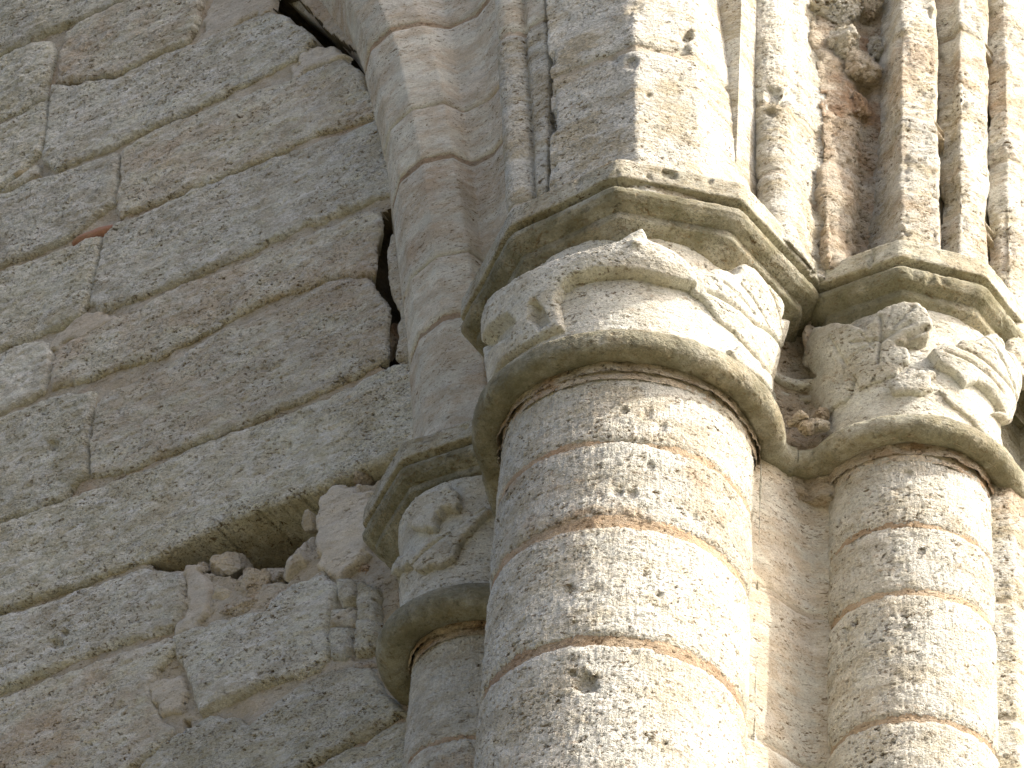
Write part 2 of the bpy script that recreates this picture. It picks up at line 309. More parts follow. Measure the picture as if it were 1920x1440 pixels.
# rubble lumps lying in the hole under the long stone
def lump(name, c, r, mat, parent, seed, amp=.28, sub=64):
    g_ = np.random.default_rng(seed); nn = g_.normal(size=(17, 3)); nn /= np.linalg.norm(nn, axis=1)[:, None]; of = g_.uniform(.62, .98, 17)
    th = np.linspace(0, math.pi, sub)[:, None]; ph = np.linspace(0, 2*math.pi, sub*2, endpoint=False)[None, :]
    D = np.stack([np.sin(th)*np.cos(ph), np.sin(th)*np.sin(ph), np.cos(th)+0*ph], -1)
    n = np.min(of/np.maximum(D@nn.T, .12), axis=-1); n = np.minimum(n, 1.25)
    n = n*(1+amp*.35*fbm(D+seed, 3, 3, seed)+amp*.25*fbm(D+seed, 9, 3, seed+4))
    P = np.array(c)+D*n[..., None]*np.array(r)
    F, _ = grid_faces(sub, sub*2, wrap=True)
    return build(name, P.reshape(-1, 3), F, mat, parent, out=lambda q: q-np.array(c))
for i, (px, py, dy, r, mt) in enumerate(((430, 1066, .05, (.052, .05, .040), 'plaster'), (478, 1108, .03, (.055, .05, .045), 'warm'), (520, 1090, .06, (.045, .04, .035), 'warm'), (586, 982, .035, (.020, .03, .034), 'plaster'),
        (570, 1060, .035, (.040, .04, .062), 'plaster'), (383, 1068, .035, (.018, .025, .016), 'plaster'), (420, 1120, .02, (.035, .03, .03), 'plaster'), (455, 1140, .015, (.06, .025, .03), 'warm'), (530, 1130, .02, (.03, .03, .03), 'warm'),
        (680, 905, .03, (.02, .03, .016), 'warm'), (688, 1075, .03, (.02, .03, .022), 'warm'), (735, 640, .05, (.012, .03, .06), 'warm'), (45, 330, .01, (.03, .02, .012), 'plaster'))):
    c = at_y(px, py, WY+dy); lump('rubble_stone', c, r, M[mt], wall, 20+i*3)

# ================================================================== shafts
S3 = .0031
def drum(name, c, r, z0, z1, mat, parent, seed, fine=True, amp=.003, vis=True):
    sp = S3 if fine else .03
    n = int(2*math.pi*r/(sp if fine else .03)); th = np.linspace(0, 2*math.pi, n, endpoint=False)
    zz = np.arange(z0, z1+sp*.5, sp); e = np.minimum(zz-z0, z1-zz)
    ed = .0075*np.exp(-np.clip(e, 0, 1)/.006)
    T, Zg = np.meshgrid(th, zz, indexing='xy')
    P = np.stack([c[0]+r*np.cos(T), c[1]+r*np.sin(T), Zg], -1)
    rr = r-ed[:, None]*(1+.7*fbm(P, 20, 3, seed))+(amp*fbm(P, 9, 4, seed+3)+.0018*fbm(P, 40, 3, seed+6) if fine else 0)
    zj = Zg+(.004*fbm(P*np.array([1, 1, 0]), 12, 3, seed+9)+.006*fbm(P*np.array([1, 1, 0]), 5, 1, seed))*(1 if fine else 0)*((Zg-z0 < z1-Zg)*1.)*0
    rr = np.asarray(rr)
    if fine: rr = rr-dent(P)
    P = np.stack([c[0]+rr*np.cos(T), c[1]+rr*np.sin(T), zj], -1)
    bot = P[:1].copy(); bot[..., 0] = c[0]+(bot[..., 0]-c[0])*.7; bot[..., 1] = c[1]+(bot[..., 1]-c[1])*.7
    top = P[-1:].copy(); top[..., 0] = c[0]+(top[..., 0]-c[0])*.7; top[..., 1] = c[1]+(top[..., 1]-c[1])*.7
    P = np.concatenate([bot, P, top]); F, _ = grid_faces(P.shape[0], P.shape[1], wrap=True)
    return build(name, P.reshape(-1, 3), F, mat, parent, out=lambda q: (q-np.array([*c, 0]))*np.array([1, 1, 0]))
def ring(name, c, r, z0, z1, mat, parent, seed, amp=.003):
    sp = S3; n = int(2*math.pi*r/sp); th = np.linspace(0, 2*math.pi, n, endpoint=False); k = max(4, int((z1-z0)/sp)+1)
    T, Zg = np.meshgrid(th, np.linspace(z0, z1, k), indexing='xy'); P = np.stack([c[0]+r*np.cos(T), c[1]+r*np.sin(T), Zg], -1)
    rr = r+amp*fbm(P, 30, 4, seed)+amp*fbm(P, 8, 2, seed+4)
    P = np.stack([c[0]+rr*np.cos(T), c[1]+rr*np.sin(T), Zg], -1); F, _ = grid_faces(k, n, wrap=True)
    return build(name, P.reshape(-1, 3), F, mat, parent, out=lambda q: (q-np.array([*c, 0]))*np.array([1, 1, 0]))
def z_for(c, r, px, py):     # height on the front of a shaft whose image row is py
    f = np.array([.547, -.837]); z = 0
    for k in range(20):
        p = np.array([c[0]+r*f[0], c[1]+r*f[1], z]); z += (proj(p)[1]-py)/720.
    return z
C1, R1, C2, R2, C3, R3 = (0., 0.), .25, (.42, .405), .165, (-.645, .49), .165
def shaft(c, r, label, joints, mats, ztop, zend, seed, gap):
    t = thing('column', label, 'column', (c[0], c[1], -A[2]), 'columns of the clustered pier')
    zs = [ztop]+joints; 
    for i, zt in enumerate(zs):
        zb = zs[i+1] if i+1 < len(zs) else zend
        g_ = gap[i] if i < len(gap) else .01
        drum('drum', c, r, zb+g_/2 if i+1 < len(zs) else zb, zt-(gap[i-1]/2 if i > 0 else 0), M['drum'][mats[i]], t, seed+i*31)
    for i, z in enumerate(joints):
        ring('mortar_joint', c, r-.005, z-gap[i]/2-.006, z+gap[i]/2+.006, M['joint'], t, seed+i*13)
    z = zend
    while z > -A[2]+.1:
        zb = max(-A[2], z-.45); drum('drum', c, r, zb+.004, z-.004, M['drum'][0], t, seed, fine=False); z = zb
    return t
j1 = [z_for(C1, R1, 0, v) for v in (826, 978, 1198)]
k1 = shaft(C1, R1, 'thickest round shaft in the middle, pale pitted drums with orange mortar joints', j1, [0, 1, 2, 0], .058, -1.05, 100, [.006, .020, .022])
j2 = [z_for(C2, R2, 0, v) for v in (982, 1108, 1345)]
k2 = shaft(C2, R2, 'sunlit round shaft at the right edge of the photo, tooled pale drums', j2, [0, 0, 2, 0], .058, -1.05, 200, [.004, .012, .010])
j3 = [z_for(C3, R3, 0, 1380)]
k3 = shaft(C3, R3, 'shaded slim round shaft at the left, half hidden behind the thick one', j3, [0, 1], .058, -.7, 300, [.006])

# ================================================================== capitals
def offset_poly(V, o):           # convex outline, counter-clockwise, moved outwards by o
    V = np.array(V); n = len(V); out_ = []
    for i in range(n):
        a, b, c = V[i-1], V[i], V[(i+1) % n]; e1 = (b-a)/np.hypot(*(b-a)); e2 = (c-b)/np.hypot(*(c-b))
        n1 = np.array([e1[1], -e1[0]]); n2 = np.array([e2[1], -e2[0]]); m = n1+n2; out_.append(b+m*o/(1+n1@n2))
    return np.array(out_)
def abacus(c, verts, mat, parent, seed, sc=1.):
    prof = [(-.14, .602), (-.035, .582), (-.006, .563), (0, .557), (0, .514), (-.0015, .5115), (-.034, .506), (-.039, .503), (-.039, .496), (-.020, .495), (-.008, .491), (-.003, .483), (-.004, .473), (-.012, .462), (-.028, .453), (-.036, .450), (-.0365, .438), (-.038, .434), (-.052, .426), (-.078, .410), (-.105, .398), (-.16, .394)]
    P_ = np.array(prof); P_[:, 0] *= sc
    seg = np.r_[0, np.cumsum(np.hypot(*np.diff(P_, axis=0).T))]; t = np.arange(0, seg[-1], .0024)
    q = np.stack([np.interp(t, seg, P_[:, 0]), np.interp(t, seg, P_[:, 1])], -1)
    V0 = np.array(verts); L_ = np.hypot(*(np.roll(V0, -1, 0)-V0).T); cnt = np.maximum(2, (L_/.0031).astype(int))
    rows = []
    for o, z in q:
        V = offset_poly(V0, o); rows.append(np.concatenate([V[i]+(V[(i+1) % len(V)]-V[i])*np.arange(k)[:, None]/k for i, k in enumerate(cnt)]))
    G = np.array(rows); Pt = np.concatenate([G, np.broadcast_to(q[:, 1][:, None, None], G.shape[:2]+(1,))], 2).copy()
    near = np.concatenate([np.minimum(np.arange(k), k-np.arange(k))*.0031 for k in cnt])
    nrm = np.concatenate([np.tile([(b-a)[1], -(b-a)[0]]/np.hypot(*(b-a)), (k, 1)) for a, b, k in zip(V0, np.roll(V0, -1, 0), cnt)])
    out = np.interp(t, seg, P_[:, 0])[:, None]
    nz = fbm(Pt, 12, 4, seed); chip = sst(.30, .62, fbm(Pt, 22, 3, seed+5))
    d = .0022*nz-.009*chip*sst(-.03, 0, out)+.0012*fbm(Pt, 50, 3, seed+8)-(.0035*np.exp(-near/.005))[None]
    Pt[..., :2] += nrm[None]*d[..., None]; Pt[..., 2] += .0022*fbm(Pt, 7, 3, seed+11)
    F, _ = grid_faces(Pt.shape[0], Pt.shape[1], wrap=True)
    return build('abacus', Pt.reshape(-1, 3), F, mat, parent, out=lambda q_: q_-np.array([*c, .49]))
def bell_r(z, r0, r1): 
    t = np.clip((z-.10)/.31, 0, 1); return r0+(r1-r0)*(t**1.6)
def bell_uv(px, py, c, r0, r1):  # where the sight line of a photo point meets the bell
    d = ray(px, py); o = CAM-A; rr = (r0+r1)/2
    for k in range(6):
        a = d[0]**2+d[1]**2; b = d[0]*(o[0]-c[0])+d[1]*(o[1]-c[1]); e = (o[0]-c[0])**2+(o[1]-c[1])**2-rr*rr; D = b*b-a*e
        t = (-b-math.sqrt(max(D, 0)))/a; p = o+t*d; rr = float(bell_r(p[2], r0, r1))
    return math.atan2(p[1]-c[1], p[0]-c[0])*rr/rr, p[2]
def bell(c, r0, r1, parent, seed, rec, mat):
    sp = .0032; th = np.linspace(0, 2*math.pi, int(2*math.pi*r1/sp), endpoint=False); zz = np.arange(.09, .425, sp)
    T, Zg = np.meshgrid(th, zz, indexing='xy'); r = bell_r(Zg, r0, r1)-rec*r0*sst(.25, .37, Zg)
    P = np.stack([c[0]+r*np.cos(T), c[1]+r*np.sin(T), Zg], -1); r = r+.0035*fbm(P, 8, 4, seed)+.0012*fbm(P, 40, 3, seed+3)
    P = np.stack([c[0]+r*np.cos(T), c[1]+r*np.sin(T), Zg], -1)
    F, _ = grid_faces(*T.shape, wrap=True)
    return build('bell', P.reshape(-1, 3), F, mat, parent, out=lambda q: (q-np.array([*c, 0]))*np.array([1, 1, 0]))
def leaf(c, r0, r1, poly, h, parent, seed, mat, grooves=(), ridges=(), dents=(), tilt=None, rough=.003, rnd=.0018, bulge=0., **props):
    uv = []
    for a, b in poly: t, z = bell_uv(a, b, c, r0, r1); uv.append((t*r1, z))
    cv = lambda pts: [(lambda q: (q[0]*r1, q[1]))(bell_uv(a, b, c, r0, r1)) for a, b in pts]
    A_ = np.array(uv)
    if A_[:, 0].max()-A_[:, 0].min() > math.pi*r1:     # seam
        fix = lambda pts: [(a-2*math.pi*r1 if a > 0 else a, b) for a, b in pts]
        uv = fix(uv); cv0 = cv; cv = lambda pts: fix(cv0(pts)); A_ = np.array(uv)
    sp = .0021; gu = np.arange(A_[:, 0].min()-.012, A_[:, 0].max()+.012, sp); gz = np.arange(A_[:, 1].min()-.012, A_[:, 1].max()+.012, sp)
    U, Zg = np.meshgrid(gu, gz, indexing='ij'); Q = np.stack([U, Zg, 0*U+seed], -1)
    s = poly_sd(U+rough*fbm(Q, 40, 3, seed), Zg+rough*fbm(Q, 40, 3, seed+1), uv)
    H = h if tilt is None else tilt[0]+(tilt[1]-tilt[0])*sst(0, 1, (Zg-A_[:, 1].min())/(A_[:, 1].max()-A_[:, 1].min()))
    hh = H*(1-np.exp(-np.clip(s, 0, 1)/rnd))+bulge*np.clip(s, 0, .03)/.03+.002*fbm(Q, 18, 4, seed+3)
    for pts, dpt, wd in grooves: hh = hh-dpt*np.exp(-(line_d(U, Zg, cv(pts))/wd)**2)
    for pts, ht, wd in ridges: hh = hh+ht*np.exp(-(line_d(U, Zg, cv(pts))/wd)**2)
    for pts, dpt in dents: hh = hh-dpt*sst(-.004, .010, poly_sd(U, Zg, cv(pts)))
    hh = np.where(s < 0, np.minimum(hh, 0)-np.clip(-s/.004, 0, 1)*.06-.001, hh)
    r = bell_r(Zg, r0, r1)+hh; th = U/r1
    P = np.stack([c[0]+r*np.cos(th), c[1]+r*np.sin(th), Zg], -1)
    F, u_ = grid_faces(*U.shape, keep=s > -.006)
    return build('leaf', P.reshape(-1, 3)[u_], F, mat, parent, out=lambda q: (q-np.array([*c, 0]))*np.array([1, 1, 0]), **props)
def tube(name, path, r, mat, parent, seed, ctr, zs=.72, amp=.003):
    p = np.array(path); seg = np.r_[0, np.cumsum(np.hypot(*np.diff(p, axis=0).T))]; t = np.arange(0, seg[-1], .0031)
    q = np.stack([np.interp(t, seg, p[:, 0]), np.interp(t, seg, p[:, 1])], -1)
    ker = np.ones(9)/9
    for k in (0, 1): q[4:-4, k] = np.convolve(q[:, k], ker, 'valid')
    tg = np.gradient(q, axis=0); tg /= np.linalg.norm(tg, axis=1)[:, None]; nr = np.stack([tg[:, 1], -tg[:, 0]], -1)
    m = int(2*math.pi*r/.0031); a = np.linspace(0, 2*math.pi, m, endpoint=False)
    # section: rounded roll with a flatter top edge
    ox = r*np.sign(np.cos(a))*np.abs(np.cos(a))**.8; oz = r*zs*1.2*np.sign(np.sin(a))*np.abs(np.sin(a))**.85
    P = np.stack([q[:, None, 0]+nr[:, None, 0]*ox, q[:, None, 1]+nr[:, None, 1]*ox, ctr+oz+0*q[:, None, 0]], -1)
    d = 1+(amp*fbm(P, 16, 4, seed)+amp*1.2*fbm(P, 6, 2, seed+4)+amp*.7*fbm(P, 45, 3, seed+6))/r
    P = np.stack([q[:, None, 0]+nr[:, None, 0]*ox*d, q[:, None, 1]+nr[:, None, 1]*ox*d, ctr+oz*d], -1)
    n_ = P.shape[0]; cen = P.mean(1, keepdims=True); P = np.concatenate([cen+0*P[:1]*0+0*cen[:1], P, cen[-1:]+0*P[-1:]])if 0 else P
    F, _ = grid_faces(P.shape[0], m, wrap=True)
    mid = np.repeat(np.concatenate([q, np.full((len(q), 1), ctr)], 1), 1, 0)
    a0, b0, c0 = P.reshape(-1, 3)[F[:, 0]], P.reshape(-1, 3)[F[:, 1]], P.reshape(-1, 3)[F[:, 2]]
    nn = np.cross(b0-a0, c0-a0); row = F[:, 0]//m
    if np.sum(nn*((a0+b0+c0)/3-mid[row])) < 0: F = F[:, ::-1]
    return build(name, P.reshape(-1, 3), F, mat, parent)
def arc(c, r, a0, a1, n=60): 
    return [(c[0]+r*math.cos(R(a0+(a1-a0)*k/n)), c[1]+r*math.sin(R(a0+(a1-a0)*k/n))) for k in range(n+1)]

cap1 = thing('capital', 'largest carved capital, broad smooth leaf under an octagonal moulded abacus, on the thick middle shaft', 'capital', (0, 0, .05), 'carved capitals of the pier')
cap2 = thing('capital', 'sunlit capital with curling foliage beside the largest one, at the right edge of the photo', 'capital', (*C2, .05), 'carved capitals of the pier')
cap3 = thing('capital', 'small shaded capital at the left with plain ring below, half behind the thick shaft', 'capital', (*C3, .05), 'carved capitals of the pier')
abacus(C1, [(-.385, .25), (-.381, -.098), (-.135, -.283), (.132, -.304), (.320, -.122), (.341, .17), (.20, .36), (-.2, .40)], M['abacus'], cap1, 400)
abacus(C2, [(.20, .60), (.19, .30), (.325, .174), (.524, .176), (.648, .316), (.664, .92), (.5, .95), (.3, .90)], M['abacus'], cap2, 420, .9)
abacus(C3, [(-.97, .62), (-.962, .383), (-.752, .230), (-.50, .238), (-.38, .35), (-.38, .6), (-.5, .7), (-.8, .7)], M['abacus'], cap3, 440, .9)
B1, B2, B3 = (.268, .288), (.180, .206), (.202, .240)
bell(C1, *B1, cap1, 460, .16, M['bell']); bell(C2, *B2, cap2, 470, .13, M['bell']); bell(C3, *B3, cap3, 480, .05, M['bell'])
# necking rings; the two rings of the front capitals run into each other through a hollow bend
rf = .066; r1n, r2n = .281, .194; d12 = math.hypot(*C2); d1, d2 = r1n+rf, r2n+rf
if d1+d2 < d12: rf += (d12-d1-d2)/2+.004; d1, d2 = r1n+rf, r2n+rf
a_ = (d1*d1-d2*d2+d12*d12)/(2*d12); h_ = math.sqrt(max(d1*d1-a_*a_, 0)); ux, uy = C2[0]/d12, C2[1]/d12
Cf = (a_*ux+h_*uy, a_*uy-h_*ux)
t1 = math.degrees(math.atan2(Cf[1], Cf[0])); t2 = math.degrees(math.atan2(Cf[1]-C2[1], Cf[0]-C2[0])); f1 = math.degrees(math.atan2(-Cf[1], -Cf[0])); f2 = math.degrees(math.atan2(C2[1]-Cf[1], C2[0]-Cf[0]))
if f2 < f1: pass
df = (f2-f1) % 360
if df > 180: df -= 360
midf = f1+df/2
tube('necking', [(-.372, .26), (-.362, .19), (-.343, .11), (-.318, .035), (-.294, -.025)]+arc(C1, r1n, -169, t1, 160)+arc(Cf, rf, f1, midf, 20)[1:], .033, M['necking'], cap1, 500, .092)
tube('necking', arc(Cf, rf, midf, f1+df, 20)+arc(C2, r2n, t2-360 if t2 > 0 else t2, 8, 110)[1:]+[(.605, .60), (.60, .95)], .030, M['necking'], cap2, 510, .092)
tube('necking', arc(C3, .210, -260, 20, 140), .040, M['necking'], cap3, 520, .088, amp=.0015)
for c, r, cp, mt in ((C1, .252, cap1, 'warm'), (C2, .166, cap2, 'warm'), (C3, .168, cap3, 'warm')):
    ring('mortar_joint', c, r-.001, .030, .062, M[mt], cp, 536, amp=.004); ring('mortar_joint', c, r+.006, .046, .084, M[mt], cp, 530, amp=.009); ring('mortar_joint', c, r+.026, .066, .084, M[mt], cp, 533, amp=.008)
# carved leaves
L1 = M['bell']
leaf(C1, *B1, [(872, 700), (884, 650), (908, 606), (945, 568), (982, 539), (1040, 508), (1100, 487), (1140, 478), (1162, 470), (1184, 456), (1203, 444), (1215, 468), (1260, 490), (1292, 520), (1300, 548), (1240, 534), (1190, 523), (1130, 521), (1085, 531), (1062, 550), (1052, 575), (1060, 622), (1000, 650), (950, 690), (915, 740), (900, 800), (878, 800)], .020, cap1, 600, L1, tilt=(.012, .034), bulge=.004,
     dents=[([(930, 650), (940, 625), (975, 598), (987, 612), (975, 640), (940, 665)], .030), ([(1008, 612), (1010, 582), (1020, 572), (1034, 592), (1040, 615), (1022, 628)], .034), ([(903, 735), (905, 700), (912, 695), (917, 730), (912, 750)], .026)], ridges=[([(1190, 480), (1198, 482)], .007, .008)])
leaf(C1, *B1, [(1296, 530), (1330, 512), (1366, 522), (1380, 504), (1402, 516), (1425, 545), (1446, 575), (1444, 602), (1462, 600), (1478, 588), (1500, 602), (1508, 640), (1495, 680), (1480, 740), (1462, 762), (1450, 720), (1425, 690), (1398, 655), (1364, 620), (1344, 600), (1320, 572), (1294, 552)], .022, cap1, 610, L1, tilt=(.008, .030), bulge=.004, rough=.004,
     grooves=[([(1320, 555), (1400, 610), (1458, 662)], .014, .0038), ([(1405, 520), (1440, 610), (1460, 662)], .014, .0038), ([(1345, 540), (1400, 595)], .005, .003), ([(1375, 545), (1420, 610)], .005, .003)])
leaf(C1, *B1, [(1360, 660), (1385, 652), (1402, 668), (1420, 690), (1448, 712), (1462, 770), (1470, 795), (1452, 780), (1436, 742), (1405, 705), (1372, 682)], .012, cap1, 620, L1, rough=.004)
g2 = lambda pts: [(1400+a/2.88, 400+b/2.88) for a, b in pts]
leaf(C2, *B2, g2([(420, 650), (560, 618), (655, 665), (715, 575), (850, 520), (935, 535), (985, 610), (978, 690), (900, 700), (820, 720), (870, 760), (870, 800), (820, 880), (760, 900), (720, 925), (610, 955), (588, 900), (560, 1000), (455, 1095), (330, 1070), (345, 1000), (420, 900), (365, 830)]), .024, cap2, 630, L1, tilt=(.008, .030), bulge=.003, rough=.008,
     grooves=[(g2([(740, 600), (740, 700), (720, 830)]), .008, .004), (g2([(600, 730), (740, 720), (880, 640)]), .007, .004), (g2([(560, 840), (700, 730)]), .005, .004), (g2([(870, 700), (960, 660)]), .014, .006), (g2([(640, 680), (700, 760)]), .004, .003), (g2([(800, 560), (760, 660)]), .004, .003), (g2([(900, 560), (800, 660)]), .005, .003), (g2([(500, 700), (560, 840), (520, 960)]), .005, .004)])
leaf(C2, *B2, g2([(980, 770), (1040, 735), (1110, 742), (1130, 712), (1190, 722), (1225, 700), (1270, 678), (1310, 705), (1330, 760), (1365, 775), (1400, 850), (1400, 900), (1440, 925), (1462, 1000), (1470, 1150), (1440, 1320), (1405, 1240), (1370, 1150), (1300, 1085), (1345, 1078), (1300, 1000), (1215, 925), (1165, 960), (1110, 890), (1010, 830)]), .026, cap2, 640, L1, tilt=(.012, .034), bulge=.004, rough=.005,
     grooves=[(g2([(1100, 760), (1300, 900), (1400, 1050), (1440, 1250)]), .008, .003), (g2([(1230, 710), (1340, 900), (1400, 1050)]), .008, .003), (g2([(1050, 790), (1250, 900), (1330, 990)]), .005, .003), (g2([(1160, 730), (1330, 860)]), .004, .0025), (g2([(1290, 720), (1375, 880), (1420, 1000)]), .004, .0025)])
leaf(C2, *B2, g2([(1010, 950), (1100, 1000), (1180, 1045), (1240, 1082), (1330, 1150), (1400, 1280), (1425, 1420), (1340, 1290), (1240, 1160), (1100, 1045)]), .008, cap2, 645, L1, rough=.005)
leaf(C2, *B2, g2([(770, 930), (850, 872), (940, 850), (1015, 890), (1000, 960), (940, 1000), (800, 990)]), .015, cap2, 650, L1, bulge=.0, rough=.012, rnd=.004)
g3 = lambda pts: [(640+a/2.18, 780+b/2.18) for a, b in pts]
leaf(C3, *B3, g3([(278, 420), (330, 330), (390, 308), (410, 325), (440, 303), (485, 330), (490, 385), (430, 395), (400, 420), (380, 470), (300, 468)]), .016, cap3, 660, M['bell'], bulge=.0, rough=.012)
leaf(C3, *B3, g3([(150, 700), (180, 640), (260, 580), (330, 560), (470, 470), (590, 380), (620, 395), (500, 520), (475, 590), (420, 625), (330, 650), (300, 620), (240, 660), (180, 720)]), .018, cap3, 670, M['bell'], rough=.008, grooves=[(g3([(300, 640), (450, 500), (600, 390)]), .008, .004)])
leaf(C3, *B3, g3([(128, 620), (140, 560), (175, 575), (165, 680), (140, 730)]), .016, cap3, 680, M['bell'])
# little curl of stone between the two front capitals, and crumbly mortar in the angle
for i, (px, py, y, r, mt) in enumerate(((1496, 790, .19, (.022, .02, .012), 'warm'), (1528, 800, .215, (.024, .02, .012), 'warm'), (1512, 806, .20, (.016, .015, .01), 'warm'), (1540, 778, .225, (.014, .015, .012), 'warm'), (1518, 640, .225, (.014, .02, .045), 'warm'), (1514, 596, .22, (.014, .02, .02), 'warm'))):
    lump('rubble_stone', at_y(px, py, y), r, M[mt], cap1, 700+i*5)

tube('scroll', arc(Cf, rf+.012, f1+6, f1+df-6, 30), .013, M['bell'], cap1, 705, .315, zs=.6)
tube('scroll', arc(Cf, rf+.03, f1+6, f1+df-6, 30), .011, M['bell'], cap1, 706, .290, zs=.6)
# ================================================================== walls between the shafts
def feat(y, pts):
    q = np.array([at_y(a, b, y) for a, b in pts]); o = np.argsort(q[:, 2]); zz, xx = q[o, 2], q[o, 0]
    def f(z):
        if len(zz) == 1: return xx[0]
        r = np.interp(z, zz, xx)
        if z < zz[0]: r = xx[0]+(z-zz[0])*(xx[1]-xx[0])/(zz[1]-zz[0])
        if z > zz[-1]: r = xx[-1]+(z-zz[-1])*(xx[-1]-xx[-2])/(zz[-1]-zz[-2])
        return r
    return (f, y)
def fixed(x, y): return (lambda z: x, y)
def plan_at(items, z):
    pts = []
    for k, it in enumerate(items):
        if isinstance(it, tuple): pts.append([(it[0](z), it[1])])
        else:
            a = np.array([items[k-1][0](z), items[k-1][1]]); b = np.array([items[k+1][0](z), items[k+1][1]]); e = b-a; n = np.array([e[1], -e[0]])/np.hypot(*e)
            pts.append([tuple(a+e*(.5-.5*math.cos(t))+n*it*math.sin(t)) for t in np.linspace(0, math.pi, 14)[1:-1]])
    return pts
def sweep(name, items, z0, z1, mat, parent, seed, back=.22, sp=.0034, ends=(True, True), amp=.004, chip=.0, wav=.004, off=0., **props):
    zr = (z0+z1)/2; ref = [p for g_ in plan_at(items, zr) for p in g_]; ref = np.array(ref)
    seg = np.hypot(*np.diff(ref, axis=0).T); cnt = np.maximum(1, np.round(seg/sp)).astype(int)
    zz = np.arange(z0, z1+sp*.5, sp); rows = []; nrm = []
    for z in zz:
        c = np.array([p for g_ in plan_at(items, z) for p in g_])
        pl = np.concatenate([c[i]+(c[i+1]-c[i])*np.arange(n)[:, None]/n for i, n in enumerate(cnt)]+[c[-1:]])
        rows.append(pl)
    G = np.array(rows)
    ker = np.array([.25, .5, .25])
    for _ in range(4): G[:, 1:-1] = G[:, :-2]*.25+G[:, 1:-1]*.5+G[:, 2:]*.25
    tg = np.gradient(G, axis=1); tg /= np.linalg.norm(tg, axis=2, keepdims=True)+1e-9; n = np.stack([tg[..., 1], -tg[..., 0]], -1)
    P = np.concatenate([G, np.broadcast_to(zz[:, None, None], G.shape[:2]+(1,))], 2).copy()
    e = np.full(len(zz), 9.)
    if ends[0]: e = np.minimum(e, zz-z0)
    if ends[1]: e = np.minimum(e, z1-zz)
    d = amp*fbm(P, 9, 4, seed)+amp*.5*fbm(P, 36, 3, seed+4)-(.008*np.exp(-e/.006))[:, None]
    if chip:
        cur = np.linalg.norm(np.gradient(tg, axis=1), axis=2); k9 = np.ones(9)/9
        cur = np.apply_along_axis(lambda v: np.convolve(v, k9, 'same'), 1, cur)
        d = d-chip*np.clip(cur/.12, 0, 1)*sst(-.1, .5, fbm(P, 16, 4, seed+9))
    d = d-dent(P)+off
    P[..., :2] += n*d[..., None]
    P[..., 2] += wav*fbm(P*np.array([1, 1, 0]), 9, 2, seed+13)
    bx = np.stack([P[:, -1], P[:, -1], P[:, 0], P[:, 0]], 1)[:, [0, 2]].copy(); bx[..., 1] = ref[:, 1].max()+back
    P = np.concatenate([P, bx], 1)
    bot = P[:1].copy(); top = P[-1:].copy(); bot[:, :-4, 1] += .05; top[:, :-4, 1] += .05; P = np.concatenate([bot, P, top])
    F, _ = grid_faces(P.shape[0], P.shape[1], wrap=True)
    # orientation from the visible strip
    Pf = P.reshape(-1, 3); a0, b0, c0 = Pf[F[:, 0]], Pf[F[:, 1]], Pf[F[:, 2]]; nn = np.cross(b0-a0, c0-a0)
    m = P.shape[1]; j = F[:, 0] % m; i = F[:, 0]//m; ok = (j < m-4) & (i > 0) & (i < P.shape[0]-2)
    nv = n[np.clip(i-1, 0, len(zz)-1), np.clip(j, 0, n.shape[1]-1)]
    if np.sum((nn[:, 0]*nv[:, 0]+nn[:, 1]*nv[:, 1])[ok]) < 0: F = F[:, ::-1]
    return build(name, Pf, F, mat, parent, **props)
def inset(items, d):
    out_ = []
    for it in items: out_.append(it if not isinstance(it, tuple) else (it[0], it[1]+d))
    return out_
def stack(items, joints, mats, parent, seed, gap=.008, name='block', mortar='mortar', dm=.006, **kw):
    for i in range(len(joints)-1):
        g0, g1 = (gap/2 if i else 0), (gap/2 if i < len(joints)-2 else 0)
        sweep(name, items, joints[i]+g0, joints[i+1]-g1, mats[i % len(mats)], parent, seed+i*19, ends=(i > 0, i < len(joints)-2), **kw)
        if i: sweep('mortar_joint', items, joints[i]-gap/2-.008, joints[i]+gap/2+.008, M[mortar], parent, seed+i*23, ends=(False, False), amp=.003, off=-dm, wav=kw.get('wav', .004))
web = thing('wall', 'narrow pale wall strip between the thick middle shaft and the right shaft', 'wall', (.24, .3, -A[2]))
wi = [fixed(.17, .05), fixed(.205, .12), fixed(.235, .175), fixed(.250, .225), fixed(.258, .258), fixed(.274, .282), fixed(.31, .298)]
stack(wi, [-1.05, -.62, -.26, .11], [M['rib'][1], M['rib'][0], M['rib'][0]], web, 800, gap=.004, amp=.004, back=.3)
V, F = box(-.12, .22, .15, .9, -A[2], .4); build('core', V, F, M['wall'][0], web, out=lambda c: c-np.array([.05, .5, -3]), smooth=False)
V, F = box(.16, .55, .36, .9, -A[2], .4); build('core', V, F, M['wall'][0], web, out=lambda c: c-np.array([.35, .6, -3]), smooth=False)
rw = thing('wall', 'sunlit rough wall strip right of the right shaft, at the lower right corner', 'wall', (.66, .6, -A[2]))
wi = [fixed(.50, .44), fixed(.575, .44), fixed(.615, .46), fixed(.625, .53), fixed(.66, .56), fixed(.72, .60), fixed(.80, .68)]
stack(wi, [-1.05, -.5, -.22, .13], [M['jamb']], rw, 830, amp=.005, back=.3)
V, F = box(.5, .72, .66, 1.2, -A[2], 2.2); build('core', V, F, M['jamb'], rw, out=lambda c: c-np.array([.6, .9, -2]), smooth=False)

